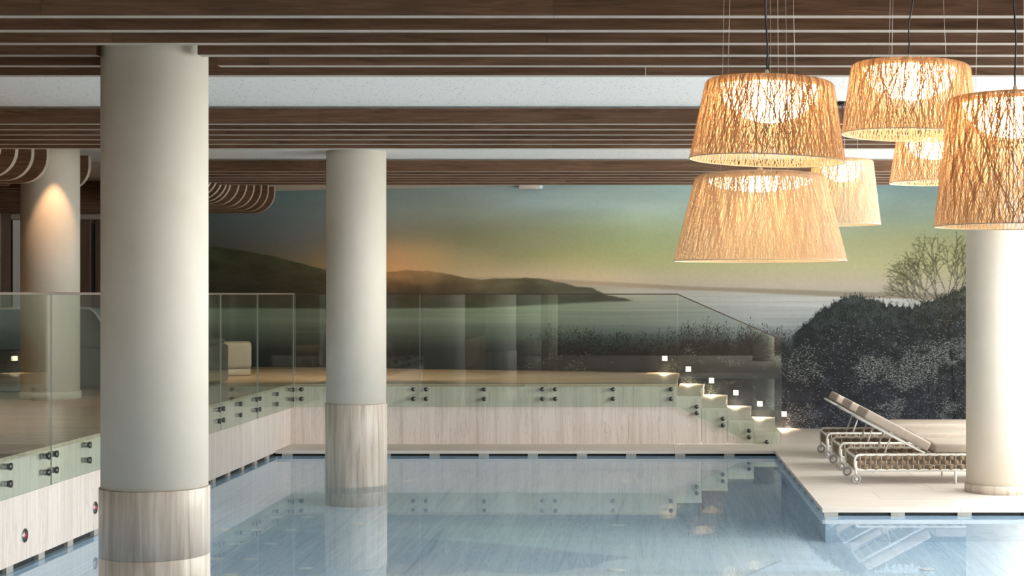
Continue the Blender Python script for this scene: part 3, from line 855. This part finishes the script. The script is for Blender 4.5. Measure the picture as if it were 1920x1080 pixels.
# back: panels in front of the back wall (face looks to -y)
yg = FY-0.045-GT
dg = yg
bj = [WX+0.062, at(787, 0, dg).x, at(1029, 0, dg).x, at(1270, 0, dg).x]
names = ['behind the far pool column', 'in the middle of the far side', 'next to the stairs']
for k in range(3):
    x0, x1 = bj[k], bj[k+1]
    e = empty('glass_panel', ((x0+x1)/2, yg, BOT))
    tag(e, 'clear glass balustrade panel along the back platform edge, '+names[k], 'glass panel', 'glass panels of the back balustrade')
    mb = MB(); hw = (x1-x0)/2-0.004
    mb.box(-hw, hw, 0, GT, 0, TOPG-BOT); mb.m = [1, 1, 0, 1, 0, 1]
    mb.build('pane', [M['glass'], M['glass_edge']], e)
    for xx in (-hw+0.075, 0, hw-0.075):
        for zz in rows_z: standoff(e, (xx, FY-yg, zz-BOT), (0, -1, 0))
# sloping stair panel
e = empty('glass_panel', (bj[3], yg, DECK))
tag(e, 'sloping clear glass panel beside the stairs with slanted top edge', 'glass panel')
x0 = bj[3]+0.004; xe = at(1465, 0, dg).x
ztop2 = at(0, 638, dg).z
poly = [(x0, BOT), (at(1411, 0, dg).x, DECK+0.004), (xe, DECK+0.004), (xe, ztop2), (x0, TOPG)]
poly = [(x-bj[3], z-DECK) for x, z in poly]
MB().prism_y(poly, 0, GT, 0, 1).build('pane', [M['glass'], M['glass_edge']], e)
for px, py in ((1306, 762), (1306, 774), (1355, 784.5), (1355, 797), (1404, 807), (1404, 819), (1437, 828)):
    p = at(px, py, FY); standoff(e, (p.x-bj[3], FY-yg, p.z-DECK), (0, -1, 0))
hh = 0.007; zr = TOPG+hh+0.0005
r_ = MB().box(WX+0.064, bj[3], yg-0.006, yg+GT+0.006, zr-hh, zr+hh).build('handrail', M['rail_dark'])
tag(r_, 'thin dark cap rail on top of the back glass balustrade', 'handrail')
xa, za, xb, zb = 0.0, zr-DECK, xe+0.003-bj[3], ztop2+hh+0.0005-DECK
MB().prism_y([(xa, za-hh), (xb, zb-hh), (xb, zb+hh), (xa, za+hh)], -0.006, GT+0.006).build('cap_rail', M['rail_dark'], e)

# ------------------------------------------------------------------ call buttons low on the left wall
for px, py, lb in ((46, 1004, 'round steel wall button with red centre on the left pool wall, nearest the frame edge'),
                   (178, 952, 'round steel wall button with red centre on the left pool wall, beside the big column')):
    d = WX*F/(px-CX); z = EYE-(py-CY)*d/F
    e = empty('wall_button', (WX, d, z)); tag(e, lb, 'button', 'wall buttons by the water')
    MB().cyl((0, 0, 0), (0.006, 0, 0), 0.05, 28).build('plate', M['steel'], e)
    MB().tube([(0.006, 0.043*math.cos(a), 0.043*math.sin(a)) for a in np.linspace(0, 2*math.pi, 24, endpoint=False)], 0.004, 6, True).build('bezel', M['steel_dark'], e)
    MB().cyl((0.006, 0, 0), (0.010, 0, 0), 0.019, 20).build('red_push', M['red'], e)
    MB().cyl((0.006, 0, 0.027), (0.009, 0, 0.027), 0.008, 12).build('indicator', M['black'], e)

# ------------------------------------------------------------------ square step lights on the mural
def mural_hit(px, py):
    t = (px-CX)/F; X = 22.8*t/(1+0.3*t); D = 22.8-0.3*X
    return Vector((X, D, EYE-(py-CY)*D/F))
wang = math.atan(-0.3)
ordl = ['above the platform, uppermost', 'beside the first step', 'beside the second step', 'beside the third step', 'beside the fourth step', 'right of the glass, lowest']
for i, (px, py) in enumerate(((1247, 672), (1291, 692), (1334.5, 713.5), (1380, 736), (1425, 757), (1470.5, 776))):
    p = mural_hit(px, py)
    e = empty('step_light', p, wang); tag(e, 'small glowing square wall light on the mural '+ordl[i], 'wall light', 'step lights along the stairs')
    MB().box(-0.036, 0.036, -0.012, 0, -0.036, 0.036).build('housing', M['steel'], e)
    MB().box(-0.034, 0.034, -0.0145, -0.0121, -0.034, 0.034).build('lit_face', M['led'], e)
    ld = bpy.data.lights.new('step_glow', 'SPOT'); ld.energy = 16.0; ld.color = (1, 0.75, 0.48); ld.shadow_soft_size = 0.02
    ld.spot_size = 1.9; ld.spot_blend = 0.7
    lo = bpy.data.objects.new('step_glow', ld); COL.objects.link(lo); lo.parent = e; lo.location = (0, -0.04, 0)
    lo.rotation_euler = (math.radians(-28), 0, 0)

# ------------------------------------------------------------------ white device under the slats at the top of the mural
p = mural_hit(996, 349)
e = empty('emergency_light', (p.x, p.y-0.09, p.z-0.03), wang)
tag(e, 'white wall-mounted emergency light at the top of the mural', 'emergency light')
MB().bbox(-0.165, 0.11, -0.05, 0.06, -0.01, 0.05, 0.008).build('body', M['white_metal'], e)
MB().bbox(0.115, 0.165, -0.045, 0.06, -0.012, 0.045, 0.006).build('end_cap', M['disc'], e)
MB().box(-0.16, 0.10, -0.045, 0.05, -0.016, -0.0105).build('diffuser', M['white'], e)

# ------------------------------------------------------------------ pendant lamps
def pendant(cx, d, yb, yt, hb, ht, dw, dy, tilt, label, cord_top_px, nstr, top_z, seed, ww=0.0040, mat='shade'):
    s = d/F; rb, rt = hb*s, ht*s
    zb, zt = EYE-(yb-CY)*s, EYE-(yt-CY)*s
    h = zt-zb; x = (cx-CX)*s
    e = empty('pendant_lamp', (x, d, zb))
    tag(e, label, 'pendant lamp', 'woven pendant lamps over the pool')
    r = np.random.default_rng(seed)
    prof = []                                  # (t along, radius, height): side then rounded shoulder
    for t in np.linspace(0, 1, max(20, int(h/0.0095))): prof.append((rb+(rt-rb)*t, h*t))
    sh = 0.03
    for a in np.linspace(0.35, math.pi/2, 5): prof.append((rt-sh+sh*math.cos(a), h-0.004+sh*math.sin(a)*0.7))
    for t in np.linspace(0.1, 1, 3): prof.append((rt-sh-0.05*t, h-0.004+sh*0.7+0.004*t))
    pr_ = np.array(prof); n = len(pr_)
    rot = Matrix.Rotation(math.radians(tilt), 3, 'Y')
    V = []; Fc = []
    def strands(cnt, amp, slope, w, off):
        th0 = (np.arange(cnt)+r.uniform(-0.35, 0.35, cnt))*2*math.pi/cnt
        wig = np.cumsum(r.normal(0, 1, (cnt, n)), 1); wig -= wig.mean(1, keepdims=True); wig = wig*amp*0.35/rb+r.normal(0, amp, (cnt, n))/rb
        sl = r.uniform(*slope, cnt)[:, None]*(pr_[:, 1]/h)[None]
        th = th0[:, None]+wig+sl
        for k in range(cnt):
            b = len(V)
            rad = pr_[:, 0]+off+r.uniform(-0.0015, 0.0015)
            wv = w*r.uniform(0.7, 1.3)/2/np.maximum(pr_[:, 0], 0.05)
            for sg in (-1, 1):
                a = th[k]+sg*wv
                V.extend(zip(rad*np.cos(a), rad*np.sin(a), pr_[:, 1]))
            for i in range(n-1): Fc.append((b+i, b+i+1, b+n+i+1, b+n+i))
    half = int(nstr*0.80)
    sl0 = 2*math.pi/half*h/0.019
    strands(half, 0.0010, (0.3*sl0, 1.7*sl0), ww*0.50, 0.0)
    strands(half, 0.0010, (-1.7*sl0, -0.3*sl0), ww*0.50, 0.0008)
    strands(int(nstr*0.35), 0.0014, (-0.05, 0.05), ww*0.8, 0.0016)
    vs = [rot @ Vector(v) for v in V]
    mb = MB(); mb.add(vs, Fc, 0, False)
    o = mb.build('woven_shade', M[mat], e); o['kind'] = 'stuff'
    A = np.array(V); rr_ = np.hypot(A[:, 0], A[:, 1]); A[:, :2] *= ((rr_-0.0035)/rr_)[:, None]; A[:, 2] -= 0.001*(A[:, 2] > h*0.98)
    mb = MB(); mb.add([rot @ Vector(v) for v in A], Fc, 0, False)
    o = mb.build('cream_lining', M['lining'], e); o['kind'] = 'stuff'
    def hoop(rad, z, tr, name):
        mb = MB(); mb.tube([rot @ Vector((rad*math.cos(a), rad*math.sin(a), z)) for a in np.linspace(0, 2*math.pi, 56, endpoint=False)], tr, 6, True)
        return mb.build(name, M['rim'], e)
    hoop(rb, 0.0, 0.0026, 'bottom_rim'); hoop(rt-sh-0.05, h+0.02, 0.004, 'top_rim')
    # glowing bowl-shaped diffuser under the top
    rd = dw*s; zd_top = h-0.006; depth = (dy-yt)*s-0.012
    mb = MB(); vs = []; pf = []
    for k in range(15):
        a = math.pi/2*k/14
        pf.append((max(rd*math.cos(a), 0.002), zd_top-depth*math.sin(a)))
    mb.lathe(list(reversed(pf)), 40)
    mb.v = [tuple(rot @ Vector(v)) for v in mb.v]
    mb.build('diffuser', M['dome'], e)
    mb = MB().lathe([(rd+0.012, h-0.005), (rd+0.012, h+0.006), (0.05, h+0.010)], 40)
    mb.v = [tuple(rot @ Vector(v)) for v in mb.v]
    mb.build('reflector', M['rim'], e)
    MB().lathe([(0.022, h+0.0105), (0.022, h+0.032), (0.010, h+0.045), (0.005, h+0.06)], 16).build('cap', M['rim'], e)
    # cord and three wires up to the ceiling
    H = top_z-zb; ctx = (cord_top_px-CX)*s-x
    pts = []
    for t in np.linspace(0, 1, 14):
        pts.append((ctx*(t if seed != 4 else min(1.0, t*20))+0.007*math.sin(t*9+seed)*math.sin(math.pi*t), 0.004*math.sin(t*7), h+0.06+(H-h-0.06)*t))
    MB().tube(pts, 0.0032 if d < 9 else 0.004, 6).build('cord', M['cord'], e)
    for k in range(3):
        a = 0.5+seed*0.7+k*2*math.pi/3
        MB().tube([(rt*0.62*math.cos(a), rt*0.62*math.sin(a), h+0.018), (rt*0.55*math.cos(a), rt*0.55*math.sin(a), H)], 0.0009, 5).build('suspension_wire', M['wire'], e)
    MB().lathe([(0.055, H-0.025), (0.055, H-0.001)], 20).build('ceiling_rose', M['cord'], e)
    return e
pendant(1438, 6.16, 301, 160, 146, 121, 92, 233, 2.0, 'wide orange-glowing woven pendant lamp hanging above the larger pale one', 1438, 340, CEIL, 1, 0.0040)
pendant(1704, 7.05, 253, 128, 126, 111, 86, 190, 1.6, 'wide woven pendant lamp, highest of the cluster', 1712, 340, CEIL, 2, 0.0040)
pendant(1580, 12.0, 421, 304, 71, 57, 44, 343, 0.0, 'small pale tall woven pendant lamp partly behind the larger pale shade', 1580, 340, CEIL, 3, 0.0042, 'shade_daylit')
pendant(1425, 6.90, 489, 335, 162, 122, 98, 362, 0.0, 'largest pale beige woven pendant lamp, lowest of the cluster', 1438, 560, CEIL, 4, 0.0033, 'shade_daylit')
pendant(1751, 10.9, 343, 262, 83, 70, 55, 301, 0.0, 'small woven pendant lamp half hidden behind the right-hand tall shade', 1751, 320, CEIL, 5, 0.0042)
pendant(1903, 6.00, 424, 190, 149, 124, 95, 262, 0.0, 'tall orange-glowing woven pendant lamp cut by the right frame edge', 1903, 340, CEIL, 6, 0.0040)

# ------------------------------------------------------------------ sun loungers
def make_lounger():
    e = empty('sun_lounger', (0, 0, 0))
    L, W, ZT, ZB = 1.98, 0.70, 0.283, 0.134
    r = 0.0125
    for sgn in (-1, 1):
        y = sgn*W/2
        rr = 0.05; pts = []
        for cx, cz, a0 in ((rr, ZB+rr, math.pi), (L-rr, ZB+rr, -math.pi/2), (L-rr, ZT-rr, 0), (rr, ZT-rr, math.pi/2)):
            for k in range(5):
                a = a0+math.pi/2*k/4; pts.append((cx+rr*math.cos(a), y, cz+rr*math.sin(a)))
        fr = MB().tube(pts, r, 8, True).build('side_frame', M['white_metal'], e)
        n = 38
        for k in range(1, n):
            x = L*k/n
            MB().cyl((x, y, ZB), (x, y, ZT), 0.0036, 6).build('upright_bar', M['white_metal'], fr)
        # three woven straps snaking in front of and behind the bars
        for j in range(3):
            z = ZB+0.028+j*0.0465; vs = []; fs = []; m = 4*n
            for i in range(m+1):
                x = 0.02+(L-0.04)*i/m; ph = math.pi*(x*n/L)+(math.pi if j % 2 else 0)
                yy = y-sgn*(-0.011)*math.sin(ph+math.pi/2)
                hh = 0.0195+0.005*math.sin(ph+math.pi/2)*sgn*-1
                vs += [(x, yy-0.0012, z-hh), (x, yy-0.0012, z+hh), (x, yy+0.0012, z+hh), (x, yy+0.0012, z-hh)]
            for i in range(m):
                for q in range(4):
                    fs.append((4*i+q, 4*i+(q+1) % 4, 4*i+4+(q+1) % 4, 4*i+4+q))
            MB().add(vs, fs, 0, True).build('strap', M['strap'], fr)
        # wheel leg at the head end, plain leg at the foot end
        MB().tube([(0.012, y, ZT-0.06), (0.012, y, 0.05)], r, 8).build('leg', M['white_metal'], e)
        MB().tube([(0.985, y, ZB), (0.985, y, 0.0)], 0.012, 8).build('leg', M['white_metal'], e)
        MB().tube([(L-0.16, y, ZB), (L-0.16, y, 0.0)], 0.012, 8).build('leg', M['white_metal'], e)
        yw = y-0.022
        ring_ = [(0.012+0.037*math.cos(a), yw, 0.047+0.037*math.sin(a)) for a in np.linspace(0, 2*math.pi, 24, endpoint=False)]
        wh = MB().tube(ring_, 0.010, 8, True).build('wheel', M['rubber'], e)
        hb = MB().cyl((0.012, yw-0.012, 0.047), (0.012, y+0.01, 0.047), 0.013, 12)
        for k in range(3):
            a = k*math.pi/3
            hb.tube([(0.012-0.034*math.cos(a), yw, 0.047-0.034*math.sin(a)), (0.012+0.034*math.cos(a), yw, 0.047+0.034*math.sin(a))], 0.004, 6)
        hb.build('hub', M['white_metal'], wh)
        # V-shaped handle under the lower rail
        MB().tube([(0.17, y, ZB-0.012), (0.20, y, ZB-0.04), (0.235, y, ZB-0.012)], 0.005, 6).build('hand_grip', M['white_metal'], e)
    for x in (0.012, L-0.012):
        MB().cyl((x, -W/2, ZT-0.03), (x, W/2, ZT-0.03), r, 8).build('cross_bar', M['white_metal'], e)
    for j in range(3):
        z = ZB+0.02+j*0.040
        MB().bbox(0.008, 0.012, -W/2+0.012, W/2-0.012, z-0.018, z+0.018, 0.0012, 1).build('end_strap', M['strap'], e)
    hx, hz = 0.69, ZT+0.012
    ang = math.radians(28.0); BL = 0.72
    ca, sa = math.cos(ang), math.sin(ang)
    # backrest: frame board, struts, cushion
    bf = MB()
    for y in (-W/2+0.04, W/2-0.04):
        bf.tube([(hx, y, hz), (hx-BL*ca, y, hz+BL*sa)], 0.013, 8)
    bf.tube([(hx-BL*ca, -W/2+0.04, hz+BL*sa), (hx-BL*ca, W/2-0.04, hz+BL*sa)], 0.013, 8)
    bo = bf.build('backrest_frame', M['white_metal'], e)
    for k in range(7):
        t = 0.08+0.58*k/6
        MB().tube([(hx-t*ca, -W/2+0.04, hz+t*sa), (hx-t*ca, W/2-0.04, hz+t*sa)], 0.008, 6).build('back_slat', M['white_metal'], bo)
    for y in (-W/2+0.10, W/2-0.10):
        MB().tube([(hx-0.36*ca, y, hz+0.36*sa), (hx-0.36*ca-0.075, y, ZT-0.02)], 0.009, 6).build('strut', M['white_metal'], e)
    for k in range(9):
        x = hx+0.1+(L-0.15-hx)*k/8
        MB().tube([(x, -W/2, ZT-0.004), (x, W/2, ZT-0.004)], 0.006, 6).build('bed_bar', M['white_metal'], e)
    th = 0.094
    c = MB().bbox(0, 0.705, -W/2+0.015, W/2-0.015, 0.0, th, 0.022, 3)
    c.v = [(hx+0.022-x*ca+z*sa, y, hz+0.018+x*sa+z*ca) for x, y, z in c.v]
    c.f = [tuple(reversed(f)) for f in c.f]
    c.build('back_cushion', M['cushion'], e)
    s = MB().bbox(hx+0.095, L-0.02, -W/2+0.015, W/2-0.015, ZT+0.012, ZT+0.012+th, 0.022, 3).build('seat_cushion', M['cushion'], e)
    return e
lo0 = make_lounger()
labs = ['white framed sun lounger with taupe cushions and woven sides, nearest the pool column', 'white framed sun lounger with taupe cushions, middle of the three',
        'white framed sun lounger with taupe cushions, nearest the mural wall']
for k in range(3):
    o = lo0 if k == 0 else copy_tree(lo0)
    o.location = (2.055, 15.66+0.35+1.2*k, DECK)
    tag(o, labs[k], 'sun lounger', 'sun loungers on the deck')

# ------------------------------------------------------------------ lounge furniture on the platform
def soft(mb, name, mat, parent):
    return mb.build(name, mat, parent)
# pale ottoman seen between the big column and the pool corner
e = empty('ottoman', (-5.98, 22.1, PLAT), math.radians(14))
tag(e, 'light grey upholstered block ottoman on the platform behind the glass', 'ottoman')
MB().bbox(-0.52, 0.52, -0.45, 0.45, 0.012, 0.10, 0.02, 2).build('plinth', M['grey_fabric'], e)
MB().bbox(-0.53, 0.53, -0.46, 0.46, 0.103, 0.45, 0.05, 4).build('seat_block', M['grey_fabric'], e)
def daybed(loc, rz, label, side):
    e = empty('daybed', loc, rz); tag(e, label, 'daybed', 'upholstered daybeds in the lounge')
    MB().bbox(-0.9, 0.70, -0.75, 0.75, 0.02, 0.49, 0.04, 3).build('base', M['dark_fabric'], e)
    c = MB().prism_y([(-0.9, 0.495), (-0.22, 0.495), (-0.50, 0.90), (-0.56, 0.94), (-0.9, 0.95)], -0.72, 0.72, 0, 1)
    b = c.build('back_wedge', [M[side], M['blue_fabric']], e)
    for y in (-0.725, 0.725):
        MB().tube([(-0.21, y, 0.50), (-0.49, y, 0.905), (-0.555, y, 0.947), (-0.9, y, 0.957)], 0.014, 6).build('piping', M['piping'], b)
    MB().bbox(-0.20, 0.67, -0.7, 0.7, 0.492, 0.56, 0.03, 3).build('seat_pad', M['dark_fabric'], e)
    return e
daybed((-5.95, 19.45, PLAT), 0, 'blue and grey wedge-backed daybed behind the lit lounge column', 'dark_fabric')
daybed((-7.90, 18.65, PLAT), math.pi, 'blue and grey wedge-backed daybed at the left frame edge behind the glass', 'blue_fabric')

# ------------------------------------------------------------------ lounge column spot, and warm spots added to brighten platform and columns
def downlight(x, d, z, target, energy, size, label, col=(1, 0.70, 0.42)):
    e = empty('ceiling_spot', (x, d, z)); tag(e, label, 'spotlight', 'lounge ceiling spots')
    MB().lathe([(0.045, -0.03), (0.045, 0.0)], 20).build('can', M['black'], e)
    MB().lathe([(0.030, -0.0325), (0.034, -0.0305)], 20).build('lens', M['led'], e)
    ld = bpy.data.lights.new('spot_beam', 'SPOT'); ld.energy = energy; ld.color = col; ld.spot_size = math.radians(size); ld.spot_blend = 0.45; ld.shadow_soft_size = 0.03
    lo = bpy.data.objects.new('spot_beam', ld); COL.objects.link(lo); lo.parent = e; lo.location = (0, 0, -0.04)
    v = Vector(target)-Vector((x, d, z-0.04))
    lo.rotation_euler = v.to_track_quat('-Z', 'Y').to_euler()
downlight(-6.11, 16.64, CEIL2, (-6.13, 16.70, PLAT), 40, 60, 'small black ceiling spot lighting the lounge column', (1, 0.56, 0.28))
downlight(-3.6, 20.6, CEIL2, (-3.6, 22.6, PLAT), 150, 90, 'added ceiling spot hidden above the back platform')  # this and the next two are added out of sight to brighten the platform
downlight(-4.95, 20.6, CEIL2, (-5.2, 21.9, PLAT), 150, 90, 'added ceiling spot hidden beside the curved slats')
downlight(-1.4, 20.6, CEIL2, (-1.4, 22.0, PLAT), 110, 90, 'added ceiling spot hidden above the platform in front of the mural')
for i, (x, d) in enumerate(((-7.6, 6.0), (-7.6, 9.6), (-7.6, 13.2))):  # added out-of-view spots, warm fill for the shaded sides of the columns
    downlight(x, d, CEIL, (x, d+0.1, PLAT), 420, 120, ('first', 'second', 'third')[i]+' added fill spot over the near part of the lounge platform, out of view', (1, 0.72, 0.44))
